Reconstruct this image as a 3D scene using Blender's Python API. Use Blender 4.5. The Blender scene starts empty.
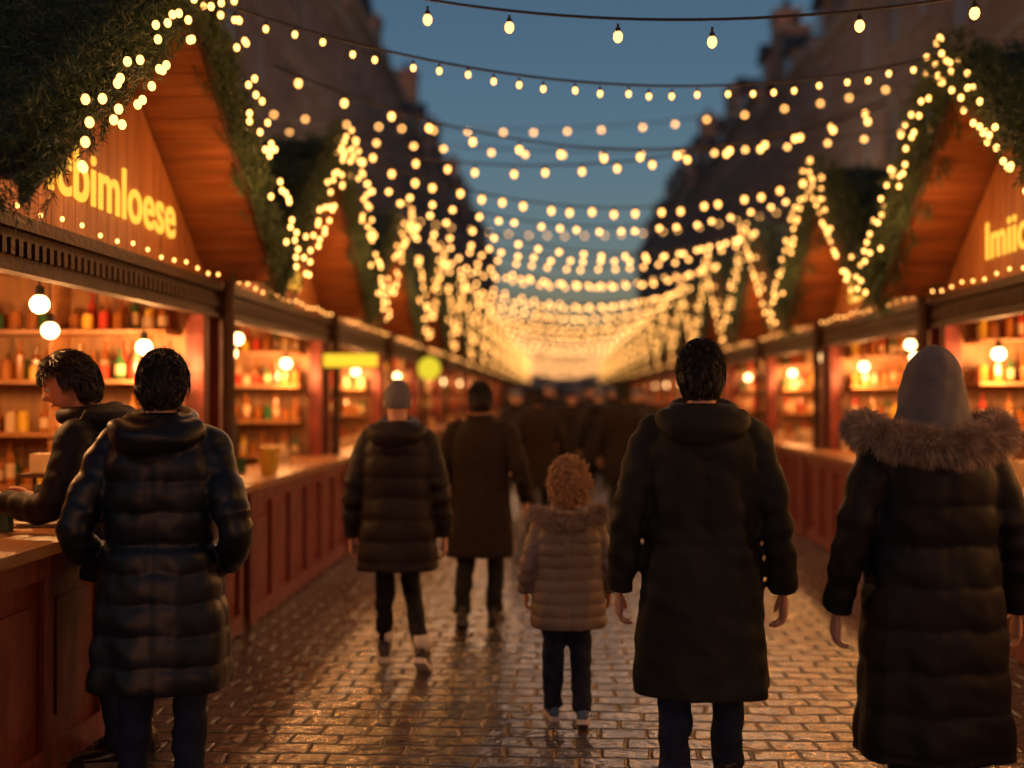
import bpy, math, random
import numpy as np
from mathutils import Vector, Matrix, noise, Euler
random.seed(7); rng=np.random.default_rng(7)
D=bpy.data; C=bpy.context
coll=C.scene.collection
R=math.radians

# ---------------------------------------------------------------- materials
def mat(name, c1, c2=None, rough=0.6, scale=6.0, bump=0.0, bscale=None, metal=0.0, stretch=(1,1,1), rough2=None, detail=4, spec=0.5, coord='Object', bdist=0.02, coat=0.0, sheen=0.0):
    m=D.materials.new(name); m.use_nodes=True
    nt=m.node_tree; b=nt.nodes['Principled BSDF']
    b.inputs['Metallic'].default_value=metal
    b.inputs['Specular IOR Level'].default_value=spec
    if sheen: b.inputs['Sheen Weight'].default_value=sheen
    if c2 is None: c2=tuple(x*0.7 for x in c1)
    tc=nt.nodes.new('ShaderNodeTexCoord'); mp=nt.nodes.new('ShaderNodeMapping')
    mp.inputs['Scale'].default_value=stretch
    nt.links.new(tc.outputs[coord],mp.inputs['Vector'])
    n=nt.nodes.new('ShaderNodeTexNoise'); n.inputs['Scale'].default_value=scale; n.inputs['Detail'].default_value=detail
    nt.links.new(mp.outputs[0],n.inputs['Vector'])
    r=nt.nodes.new('ShaderNodeValToRGB')
    r.color_ramp.elements[0].position=0.3; r.color_ramp.elements[1].position=0.7
    r.color_ramp.elements[0].color=(*c1,1); r.color_ramp.elements[1].color=(*c2,1)
    nt.links.new(n.outputs['Fac'],r.inputs['Fac']); nt.links.new(r.outputs['Color'],b.inputs['Base Color'])
    if rough2 is None: rough2=rough
    mr=nt.nodes.new('ShaderNodeMapRange'); mr.inputs['To Min'].default_value=rough; mr.inputs['To Max'].default_value=rough2
    mr.inputs['From Min'].default_value=0.3; mr.inputs['From Max'].default_value=0.7
    nt.links.new(n.outputs['Fac'],mr.inputs['Value']); nt.links.new(mr.outputs[0],b.inputs['Roughness'])
    if bump>0:
        n2=nt.nodes.new('ShaderNodeTexNoise'); n2.inputs['Scale'].default_value=bscale or scale*4; n2.inputs['Detail'].default_value=5
        nt.links.new(mp.outputs[0],n2.inputs['Vector'])
        bp=nt.nodes.new('ShaderNodeBump'); bp.inputs['Strength'].default_value=bump; bp.inputs['Distance'].default_value=bdist
        nt.links.new(n2.outputs['Fac'],bp.inputs['Height']); nt.links.new(bp.outputs[0],b.inputs['Normal'])
    return m
def emis(name,c,s,nee=True):
    m=D.materials.new(name); m.use_nodes=True
    nt=m.node_tree; nt.nodes.clear()
    e=nt.nodes.new('ShaderNodeEmission'); e.inputs['Color'].default_value=(*c,1); e.inputs['Strength'].default_value=s
    o=nt.nodes.new('ShaderNodeOutputMaterial'); nt.links.new(e.outputs[0],o.inputs['Surface'])
    if not nee:
        try: m.cycles.emission_sampling='NONE'
        except Exception as ex: print(ex)
    return m

M={}
M['wood']=mat('wood_boards',(0.50,0.19,0.055),(0.30,0.10,0.03),0.45,3,0.35,20,stretch=(6,6,0.6),rough2=0.6)
M['soffit']=mat('wood_soffit',(0.42,0.14,0.045),(0.23,0.072,0.025),0.45,3,0.3,16,stretch=(0.6,5,5))
M['lining']=mat('interior_pine_lining',(0.42,0.22,0.09),(0.25,0.12,0.05),0.5,3,0.2,16,stretch=(5,5,0.6))
M['red']=mat('red_painted_wood',(0.21,0.028,0.016),(0.12,0.016,0.010),0.36,5,0.2,30,stretch=(3,3,0.8),rough2=0.55)
M['darkwood']=mat('dark_carved_wood',(0.075,0.034,0.018),(0.04,0.018,0.010),0.6,8,0.5,40,spec=.3)
M['counter']=mat('counter_wood',(0.38,0.18,0.07),(0.24,0.10,0.035),0.25,4,0.15,20,stretch=(5,0.8,5),rough2=0.4)
M['fir']=mat('fir_needles',(0.075,0.12,0.05),(0.035,0.07,0.035),0.5,5)
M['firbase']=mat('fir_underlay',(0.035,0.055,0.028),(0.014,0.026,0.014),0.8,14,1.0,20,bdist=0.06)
M['cable']=mat('black_cable',(0.01,0.01,0.01),rough=0.5)
M['bulb']=emis('bulb_glow',(1.0,0.43,0.10),5.2,False)
M['bulbfar']=emis('festoon_glow',(1.0,0.45,0.115),7.5,False)
M['bulbend']=emis('festoon_end_glow',(1.0,0.46,0.14),8.5,False)
M['globe']=emis('globe_lamp_glow',(1.0,0.56,0.22),12,False)
M['sign']=emis('sign_letter_glow',(1.0,0.46,0.05),1.6)
M['signy']=emis('yellow_sign_glow',(1.0,0.60,0.03),1.3)
M['brick']=mat('brown_brick_wall',(0.42,0.31,0.24),(0.31,0.23,0.18),0.85,1.2,0.3,12)
M['stone']=mat('stone_trim',(0.45,0.41,0.36),(0.36,0.32,0.28),0.8,3,0.2)
M['roof']=mat('slate_roof',(0.07,0.065,0.065),(0.045,0.043,0.045),0.6,3,0.4,20)
M['glass']=mat('window_glass',(0.60,0.60,0.60),(0.16,0.18,0.20),0.10,.45)  # pale tone in the base colour imitates reflections in the panes
M['skin']=mat('skin',(0.60,0.31,0.20),(0.50,0.25,0.16),0.5,14,0.08,90)
M['eye']=mat('eye_white',(0.7,0.68,0.65),rough=0.2)
M['iris']=mat('iris_brown',(0.04,0.02,0.01),rough=0.15)
M['lips']=mat('lips',(0.42,0.16,0.13),rough=0.4)
M['hairdk']=mat('dark_hair',(0.022,0.014,0.010),(0.010,0.007,0.005),0.42,30)
M['hairbl']=mat('blond_hair',(0.62,0.37,0.19),(0.36,0.20,0.10),0.45,30)
M['blackcoat']=mat('black_nylon',(0.008,0.009,0.014),(0.007,0.008,0.011),0.38,4,0.12,30,rough2=0.44,bdist=0.003,detail=2,spec=.38)
M['olive']=mat('olive_parka_cloth',(0.019,0.020,0.016),(0.014,0.015,0.012),0.70,3,0.15,120,rough2=0.78,bdist=0.003,detail=2,spec=.25)
M['navyblk']=mat('black_down_coat',(0.008,0.008,0.011),(0.006,0.006,0.008),0.55,4,0.12,30,rough2=0.62,bdist=0.003,detail=2,spec=.25)
M['taupe']=mat('taupe_puffer',(0.20,0.158,0.135),(0.165,0.130,0.11),0.5,4,0.2,30,rough2=0.6,bdist=0.005,detail=2,spec=.35)
M['plum']=mat('plum_puffer',(0.014,0.009,0.011),(0.011,0.007,0.008),0.55,4,0.2,20,rough2=0.65,bdist=0.005,detail=2,spec=.28)
M['browncoat']=mat('brown_wool_coat',(0.022,0.014,0.011),(0.016,0.010,0.008),0.85,6,0.2,120,bdist=0.003,spec=.25)
M['grey']=mat('grey_knit',(0.15,0.145,0.155),(0.115,0.11,0.12),0.85,20,0.4,80,bdist=.008,spec=.25)
M['fur']=mat('fur_trim',(0.55,0.43,0.33),(0.26,0.19,0.14),0.6,25)
M['jeans']=mat('dark_denim',(0.012,0.020,0.048),(0.008,0.012,0.028),0.8,15,0.4,60,bdist=0.006,spec=.25)
M['blacktr']=mat('black_trousers',(0.008,0.008,0.011),(0.006,0.006,0.008),0.75,15,0.4,40,bdist=0.006,spec=.25)
M['shoe']=mat('shoe_leather',(0.02,0.015,0.012),rough=0.35,scale=10)
M['sneaker']=mat('blue_sneaker',(0.06,0.13,0.25),(0.04,0.08,0.16),0.5,20)
M['white']=mat('white_rubber',(0.7,0.65,0.6),(0.55,0.5,0.46),0.5,10)
M['amber']=mat('amber_bottle',(0.36,0.13,0.03),(0.22,0.07,0.015),0.12,10)
M['green']=mat('green_bottle',(0.04,0.12,0.04),rough=0.12)
M['redj']=mat('red_jar',(0.45,0.05,0.03),rough=0.2)
M['cream']=mat('cream_label',(0.60,0.42,0.24),(0.48,0.33,0.18),0.6,10)
M['yellow']=mat('yellow_cup',(0.7,0.42,0.04),rough=0.3)
M['paper']=mat('paper',(0.7,0.66,0.6),rough=0.8)
M['clear']=mat('glass_tumbler',(0.5,0.45,0.4),rough=0.05)
b=M['clear'].node_tree.nodes['Principled BSDF']; b.inputs['Transmission Weight'].default_value=0.9

# ---------------------------------------------------------------- mesh helpers
class MB:
    def __init__(s): s.v=[]; s.f=[]
    def add(s,V,F):
        o=len(s.v); s.v+= [tuple(p) for p in V]; s.f+=[tuple(i+o for i in f) for f in F]
    def box(s,x0,x1,y0,y1,z0,z1):
        x0,x1=min(x0,x1),max(x0,x1); y0,y1=min(y0,y1),max(y0,y1)
        s.add([(x0,y0,z0),(x1,y0,z0),(x1,y1,z0),(x0,y1,z0),(x0,y0,z1),(x1,y0,z1),(x1,y1,z1),(x0,y1,z1)],
              [(0,3,2,1),(4,5,6,7),(0,1,5,4),(1,2,6,5),(2,3,7,6),(3,0,4,7)])
    def rings(s,rs,cap=True):
        n=len(rs[0]); o=len(s.v)
        for r in rs: s.v+=[tuple(p) for p in r]
        for i in range(len(rs)-1):
            for j in range(n):
                k=(j+1)%n
                s.f.append((o+i*n+j,o+i*n+k,o+(i+1)*n+k,o+(i+1)*n+j))
        if cap:
            s.f.append(tuple(o+j for j in reversed(range(n)))); e=o+(len(rs)-1)*n
            s.f.append(tuple(e+j for j in range(n)))
    def lathe(s,prof,c,n=10):
        rs=[[(c[0]+r*math.cos(2*math.pi*j/n),c[1]+r*math.sin(2*math.pi*j/n),c[2]+z) for j in range(n)] for r,z in prof]
        s.rings(rs)
    def ell(s,c,r,nu=20,nv=14,M3=None,fn=None):
        rs=[]
        for i in range(nv+1):
            th=-math.pi/2+math.pi*(i if 0<i<nv else (0.02 if i==0 else nv-0.02))/nv
            ring=[]
            for j in range(nu):
                ph=2*math.pi*j/nu
                p=Vector((r[0]*math.cos(th)*math.cos(ph),r[1]*math.cos(th)*math.sin(ph),r[2]*math.sin(th)))
                if fn: p=fn(p)
                if M3: p=M3@p
                ring.append(tuple(p+Vector(c)))
            rs.append(ring)
        s.rings(rs)
    def tube(s,pts,rad,n=14,rip=None,flat=None,wr=0.0):
        pts=[Vector(p) for p in pts]
        t0=(pts[1]-pts[0]).normalized()
        up=Vector((0,1,0)) if abs(t0.y)<0.9 else Vector((1,0,0))
        a=t0.cross(up).normalized(); rs=[]; L=0
        for i,p in enumerate(pts):
            t=(pts[min(i+1,len(pts)-1)]-pts[max(i-1,0)]).normalized()
            a=(a-t*a.dot(t)).normalized(); bb=t.cross(a)
            if i: L+=(p-pts[i-1]).length
            r=rad[i]
            if rip: r=r+rip(L)
            ring=[]
            for j in range(n):
                an=2*math.pi*j/n
                q=p+(a*math.cos(an)*(flat[0] if flat else 1)+bb*math.sin(an)*(flat[1] if flat else 1))*r
                if wr: 
                    d=(q-p).normalized(); q=q+d*wr*noise.noise(Vector((q.x*12,q.y*12,q.z*20)))
                ring.append(tuple(q))
            rs.append(ring)
        s.rings(rs)
def spline(P,sub=8,vals=None):
    P=[Vector(p) for p in P]; n=len(P); out=[]; vo=[]
    for i in range(n-1):
        p0=P[max(i-1,0)];p1=P[i];p2=P[i+1];p3=P[min(i+2,n-1)]
        for k in range(sub):
            t=k/sub
            out.append(0.5*((2*p1)+(p2-p0)*t+(2*p0-5*p1+4*p2-p3)*t*t+(3*p1-p0-3*p2+p3)*t**3))
            if vals: vo.append(vals[i]*(1-t)+vals[i+1]*t)
    out.append(P[-1]); 
    if vals: vo.append(vals[-1])
    return (out,vo) if vals else out
def mesh_of(mb,name,smooth=False):
    me=D.meshes.new(name); me.from_pydata(mb.v,[],mb.f); me.update()
    if smooth: me.shade_smooth()
    return me
def obj(name,me,m=None,parent=None,loc=(0,0,0),rot=(0,0,0),bevel=0):
    if isinstance(me,MB): me=mesh_of(me,name)
    o=D.objects.new(name,me); coll.objects.link(o)
    if m and me and len(me.materials)==0: me.materials.append(m)
    o.location=loc; o.rotation_euler=rot
    if parent: o.parent=parent
    if bevel:
        b=o.modifiers.new('bevel','BEVEL'); b.width=bevel; b.segments=2; b.limit_method='ANGLE'
    return o
def empty(name,loc=(0,0,0),rot=(0,0,0),sc=1):
    o=D.objects.new(name,None); coll.objects.link(o); o.location=loc; o.rotation_euler=rot; o.scale=(sc,sc,sc); o.empty_display_size=0.1
    return o
def remesh(mb,vox,smooth=2,xf=None):
    me=mesh_of(mb,'tmp'); o=D.objects.new('tmp',me); coll.objects.link(o)
    r=o.modifiers.new('r','REMESH'); r.mode='VOXEL'; r.voxel_size=vox; r.use_smooth_shade=True
    if smooth:
        s=o.modifiers.new('s','SMOOTH'); s.factor=0.5; s.iterations=smooth
    dg=C.evaluated_depsgraph_get(); m2=D.meshes.new_from_object(o.evaluated_get(dg))
    D.objects.remove(o); D.meshes.remove(me)
    m2.shade_smooth()
    return m2
def fast(name,V,T):
    V=np.asarray(V,dtype=np.float32).reshape(-1,3); T=np.asarray(T,dtype=np.int32).reshape(-1,3)
    me=D.meshes.new(name); me.vertices.add(len(V)); me.vertices.foreach_set('co',V.ravel())
    me.loops.add(T.size); me.loops.foreach_set('vertex_index',T.ravel())
    me.polygons.add(len(T)); me.polygons.foreach_set('loop_start',np.arange(0,T.size,3,dtype=np.int32))
    try: me.polygons.foreach_set('loop_total',np.full(len(T),3,dtype=np.int32))
    except Exception: pass
    me.update(calc_edges=True); me.validate()
    return me
def nrm(a): return a/np.maximum(np.linalg.norm(a,axis=-1,keepdims=True),1e-9)
def needles(cent,dirs,length,nn,nl,w):
    N=len(cent); t=np.tile(np.linspace(0.05,1,nn),(N,1))
    base=cent[:,None,:]+dirs[:,None,:]*t[...,None]*length
    rad=nrm(rng.normal(size=(N,nn,3)))
    d=nrm(dirs[:,None,:]*0.75+rad*0.8)
    side=nrm(np.cross(d,rng.normal(size=(N,nn,3))))*w
    L=nl*(0.7+0.6*rng.random((N,nn,1)))
    A=base-side; B=base+side; Cc=base+d*L
    return np.stack([A,B,Cc],axis=2).reshape(-1,3)
def needle_mesh(name,Vs):
    V=np.concatenate(Vs); return fast(name,V,np.arange(len(V)))
def ico(sub):
    import bmesh
    bm=bmesh.new(); bmesh.ops.create_icosphere(bm,subdivisions=sub,radius=1)
    V=np.array([v.co[:] for v in bm.verts]); F=np.array([[v.index for v in f.verts] for f in bm.faces]); bm.free(); return V,F
ICO={1:ico(1),2:ico(2),3:ico(3)}
def bulbs_mesh(name,P,r,sub=2,zs=1.25):
    P=np.asarray(P); V,F=ICO[sub]; V=V*np.array([r,r,r*zs])
    AV=(P[:,None,:]+V[None]).reshape(-1,3); AF=(F[None]+(np.arange(len(P))*len(V))[:,None,None]).reshape(-1,3)
    me=fast(name,AV,AF); me.shade_smooth(); return me
def ribbons(name,R0,R1,R2,w):
    N=len(R0); s=nrm(np.cross(R1-R0,rng.normal(size=(N,3))))*w
    V=np.stack([R0-s,R0+s,R1+s*.75,R1-s*.75,R2],axis=1).reshape(-1,3)
    b=(np.arange(N)*5)[:,None,None]
    T=(np.array([[0,1,2],[0,2,3],[3,2,4]])[None]+b).reshape(-1,3)
    me=fast(name,V,T); me.shade_smooth(); return me
def plight(parent,loc,e,c,r=.05,name='lamp_light'):
    l=D.lights.new(name,'POINT'); l.energy=e; l.color=c; l.shadow_soft_size=r
    o=D.objects.new(name,l); coll.objects.link(o); o.location=loc
    if parent: o.parent=parent
    return o

# ---------------------------------------------------------------- world
w=D.worlds.new('World'); C.scene.world=w; w.use_nodes=True
nt=w.node_tree; bg=nt.nodes['Background']
sky=nt.nodes.new('ShaderNodeTexSky'); sky.sky_type='NISHITA'; sky.sun_disc=False
SE=R(2.0); SR=R(180)
sky.sun_elevation=SE; sky.sun_rotation=SR; sky.ozone_density=4.0; sky.dust_density=0.6
mx=nt.nodes.new('ShaderNodeMix'); mx.data_type='RGBA'; mx.blend_type='MULTIPLY'; mx.inputs['Factor'].default_value=1
mx.inputs['B'].default_value=(2.9,1.62,1.08,1)
nt.links.new(sky.outputs[0],mx.inputs['A']); nt.links.new(mx.outputs['Result'],bg.inputs['Color'])
bg.inputs['Strength'].default_value=0.132
sl=D.lights.new('sun','SUN'); sl.energy=0.02; sl.angle=R(15); sl.color=(1,0.8,0.65)
so=D.objects.new('sun',sl); coll.objects.link(so); so.rotation_euler=(R(88),0,0)

# ---------------------------------------------------------------- ground
def pavement_mat():
    m=D.materials.new('wet_brick_paving'); m.use_nodes=True; nt=m.node_tree; b=nt.nodes['Principled BSDF']
    N=nt.nodes.new; Lk=nt.links.new
    tc=N('ShaderNodeTexCoord')
    wn=N('ShaderNodeTexNoise'); wn.inputs['Scale'].default_value=4; Lk(tc.outputs['Object'],wn.inputs['Vector'])
    wm=N('ShaderNodeVectorMath'); wm.operation='SCALE'; wm.inputs['Scale'].default_value=0.07; Lk(wn.outputs['Color'],wm.inputs[0])
    wa=N('ShaderNodeVectorMath'); wa.operation='ADD'; Lk(tc.outputs['Object'],wa.inputs[0]); Lk(wm.outputs[0],wa.inputs[1])
    br=N('ShaderNodeTexBrick'); br.inputs['Scale'].default_value=1; br.inputs['Brick Width'].default_value=0.22; br.inputs['Row Height'].default_value=0.14
    br.inputs['Mortar Size'].default_value=0.015; br.inputs['Mortar Smooth'].default_value=1.0; br.inputs['Bias'].default_value=-0.1
    br.inputs['Color1'].default_value=(0.085,0.060,0.048,1); br.inputs['Color2'].default_value=(0.036,0.028,0.025,1); br.inputs['Mortar'].default_value=(0.008,0.006,0.005,1)
    Lk(wa.outputs[0],br.inputs['Vector'])
    n=N('ShaderNodeTexNoise'); n.inputs['Scale'].default_value=0.8; n.inputs['Detail'].default_value=6; Lk(tc.outputs['Object'],n.inputs['Vector'])
    mul=N('ShaderNodeMix'); mul.data_type='RGBA'; mul.blend_type='MULTIPLY'; mul.inputs['Factor'].default_value=0.7
    Lk(br.outputs['Color'],mul.inputs['A']); 
    cr=N('ShaderNodeValToRGB'); cr.color_ramp.elements[0].position=0.3; cr.color_ramp.elements[0].color=(0.4,0.4,0.4,1); cr.color_ramp.elements[1].position=0.7; cr.color_ramp.elements[1].color=(1.2,1.15,1.1,1)
    Lk(n.outputs['Fac'],cr.inputs['Fac']); Lk(cr.outputs['Color'],mul.inputs['B']); Lk(mul.outputs['Result'],b.inputs['Base Color'])
    mr=N('ShaderNodeMapRange'); mr.inputs['From Min'].default_value=0.35; mr.inputs['From Max'].default_value=0.62; mr.inputs['To Min'].default_value=0.12; mr.inputs['To Max'].default_value=0.28
    Lk(n.outputs['Fac'],mr.inputs['Value']); 
    rm=N('ShaderNodeMath'); rm.operation='MULTIPLY_ADD'; rm.inputs[1].default_value=0.40; Lk(br.outputs['Fac'],rm.inputs[0]); Lk(mr.outputs[0],rm.inputs[2])
    Lk(rm.outputs[0],b.inputs['Roughness'])
    fn=N('ShaderNodeTexNoise'); fn.inputs['Scale'].default_value=22; fn.inputs['Detail'].default_value=5; Lk(tc.outputs['Object'],fn.inputs['Vector'])
    inv=N('ShaderNodeMath'); inv.operation='MULTIPLY_ADD'; inv.inputs[1].default_value=-1.0; inv.inputs[2].default_value=1.0; Lk(br.outputs['Fac'],inv.inputs[0])
    ad=N('ShaderNodeMath'); ad.operation='MULTIPLY_ADD'; ad.inputs[1].default_value=0.45; Lk(fn.outputs['Fac'],ad.inputs[0]); Lk(inv.outputs[0],ad.inputs[2])
    ln=N('ShaderNodeTexNoise'); ln.inputs['Scale'].default_value=6; ln.inputs['Detail'].default_value=2; Lk(tc.outputs['Object'],ln.inputs['Vector'])
    ad2=N('ShaderNodeMath'); ad2.operation='MULTIPLY_ADD'; ad2.inputs[1].default_value=1.8; Lk(ln.outputs['Fac'],ad2.inputs[0]); Lk(ad.outputs[0],ad2.inputs[2])
    bp=N('ShaderNodeBump'); bp.inputs['Strength'].default_value=1.0; bp.inputs['Distance'].default_value=0.019
    Lk(ad2.outputs[0],bp.inputs['Height']); Lk(bp.outputs[0],b.inputs['Normal'])
    b.inputs['Specular IOR Level'].default_value=1.0
    b.inputs['Coat Weight'].default_value=0.5; b.inputs['Coat Roughness'].default_value=0.22
    Lk(bp.outputs[0],b.inputs['Coat Normal'])
    return m
g=MB(); g.add([(-400,-200,0),(400,-200,0),(400,700,0),(-400,700,0)],[(0,1,2,3)])
obj('ground',g,mat('asphalt',(0.05,0.045,0.04),(0.035,0.032,0.03),0.7,0.5,0.3,30))
p=MB(); p.add([(-8.0,-20,0.004),(9.5,-20,0.004),(9.5,170,0.004),(-8.0,170,0.004)],[(0,1,2,3)])
obj('brick_pavement',p,pavement_mat())

# ---------------------------------------------------------------- buildings
def building(name,x,s,y0,y1,h,floors,roofh,fm,depth=10):
    E=empty(name,(0,0,0))
    W=MB(); G=MB(); T=MB(); Rf=MB()
    fh=h/floors; bays=max(2,int((y1-y0)/2.6)); bw=(y1-y0)/bays
    X=lambda u:x+s*u
    for f in range(floors):
        zb=f*fh; w0=zb+fh*0.30; w1=zb+fh*0.82
        W.box(X(0),X(0.35),y0,y1,zb,w0); W.box(X(0),X(0.35),y0,y1,w1,zb+fh)
        for i in range(bays+1):
            a=max(y0,y0+i*bw-bw*0.27); c=min(y1,y0+i*bw+bw*0.27)
            W.box(X(0),X(0.35),a,c,w0,w1)
        for i in range(bays):
            a=y0+i*bw+bw*0.27; c=y0+(i+1)*bw-bw*0.27
            T.box(X(-0.10),X(0.12),a-0.1,c+0.1,w0-0.12,w0+0.02); T.box(X(-0.05),X(0.05),a-0.12,c+0.12,w1-0.01,w1+0.22)
            mid=(a+c)/2
            T.box(X(0.06),X(0.09),mid-0.035,mid+0.035,w0,w1); T.box(X(0.06),X(0.09),a,mid-0.035,(w0+w1)/2+.2,(w0+w1)/2+.27); T.box(X(0.06),X(0.09),mid+0.035,c,(w0+w1)/2+.2,(w0+w1)/2+.27)
        T.box(X(-0.06),X(0.003),y0,y1,zb+fh-0.14,zb+fh-0.02)
    G.box(X(0.10),X(0.14),y0+.1,y1-.1,0.2,h-.2)
    W.box(X(0.5),X(depth),y0,y0+0.3,0,h); W.box(X(0.5),X(depth),y1-0.3,y1,0,h); W.box(X(depth-.3),X(depth),y0+.3,y1-.3,0,h)
    T.box(X(-0.25),X(0.38),y0,y1,h,h+0.3)
    z0=h+0.3
    a,b2,c=X(-0.1),X(depth/2),X(depth)
    V=[(a,y0,z0),(b2,y0,z0+roofh),(c,y0,z0),(a,y1,z0),(b2,y1,z0+roofh),(c,y1,z0)]
    Rf.add(V,[(0,1,4,3),(1,2,5,4),(0,2,1),(3,4,5),(0,3,5,2)])
    for i in range(0,bays,2):
        yc=y0+(i+0.8)*bw; 
        if yc+1>y1: break
        W.box(X(0.7),X(3.2),yc-.75,yc+.75,z0+0.2,z0+2.1)
        G.box(X(0.66),X(0.69),yc-.45,yc+.45,z0+0.6,z0+1.8)
        Rf.add([(X(.5),yc-.95,z0+2.1),(X(.5),yc,z0+2.9),(X(.5),yc+.95,z0+2.1),(X(4),yc-.95,z0+2.1),(X(4),yc,z0+2.9),(X(4),yc+.95,z0+2.1)],[(0,1,4,3),(1,2,5,4),(0,2,1),(0,3,5,2)])
    for yc in (y0+0.9,y1-1.2):
        W.box(X(.9),X(2.1),yc-.7,yc+.7,z0+.3,z0+roofh+1.2)
        T.box(X(.8),X(2.2),yc-.8,yc+.8,z0+roofh+1.2,z0+roofh+1.4)
        for q in (-.4,0,.4): Rf.lathe([(.16,0),(.13,.5),(.15,.55)],(X(1.5),yc+q,z0+roofh+1.4),8)
    obj('walls',W,fm,E); obj('window_glass',G,M['glass'],E); obj('stone_trim',T,M['stone'],E); obj('roof',Rf,M['roof'],E)
    return E
br2=mat('dark_brick_wall',(0.36,0.27,0.21),(0.27,0.20,0.16),0.85,1.2,0.3,12)
y=2; i=0
for L,h,fl,rh in [(14,14.5,5,2.5),(12,15.5,5,2.5),(13,15,5,2),(14,16.5,5,2),(12,15.5,5,2),(15,17,5,3),(13,16,5,2.5),(14,18,6,2.5),(14,17,6,2.5),(14,18,6,2.5)]:
    building('brick_townhouse',-8.0,-1,y,y+L,h,fl,rh,M['brick'] if i%2 else br2); y+=L+0.02; i+=1
y=2
for L,h,fl,rh in [(13,12,4,2.5),(13,12.5,4,3),(13,14,4,2.5),(12,14.5,5,2.5),(15,16,5,2.5),(13,16,5,3),(14,18,6,2.5),(13,18.5,6,2.5),(14,18,6,2.5),(14,18.5,6,2.5)]:
    building('brick_townhouse',9.5,1,y,y+L,h,fl,rh,br2 if i%2 else M['brick']); y+=L+0.02; i+=1
def endb(x0,x1,y,h):
    E=building('brick_townhouse',0,1,x0,x1,h,3,3,M['brick'],8)
    E.rotation_euler=(0,0,R(-90)); E.scale=(-1,1,1); E.location=(0,y,0)
for a,c,h in [(-30,-14,9),(-14,-2,10),(-2,10,9),(10,26,10)]: endb(a,c,170,h)

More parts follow.
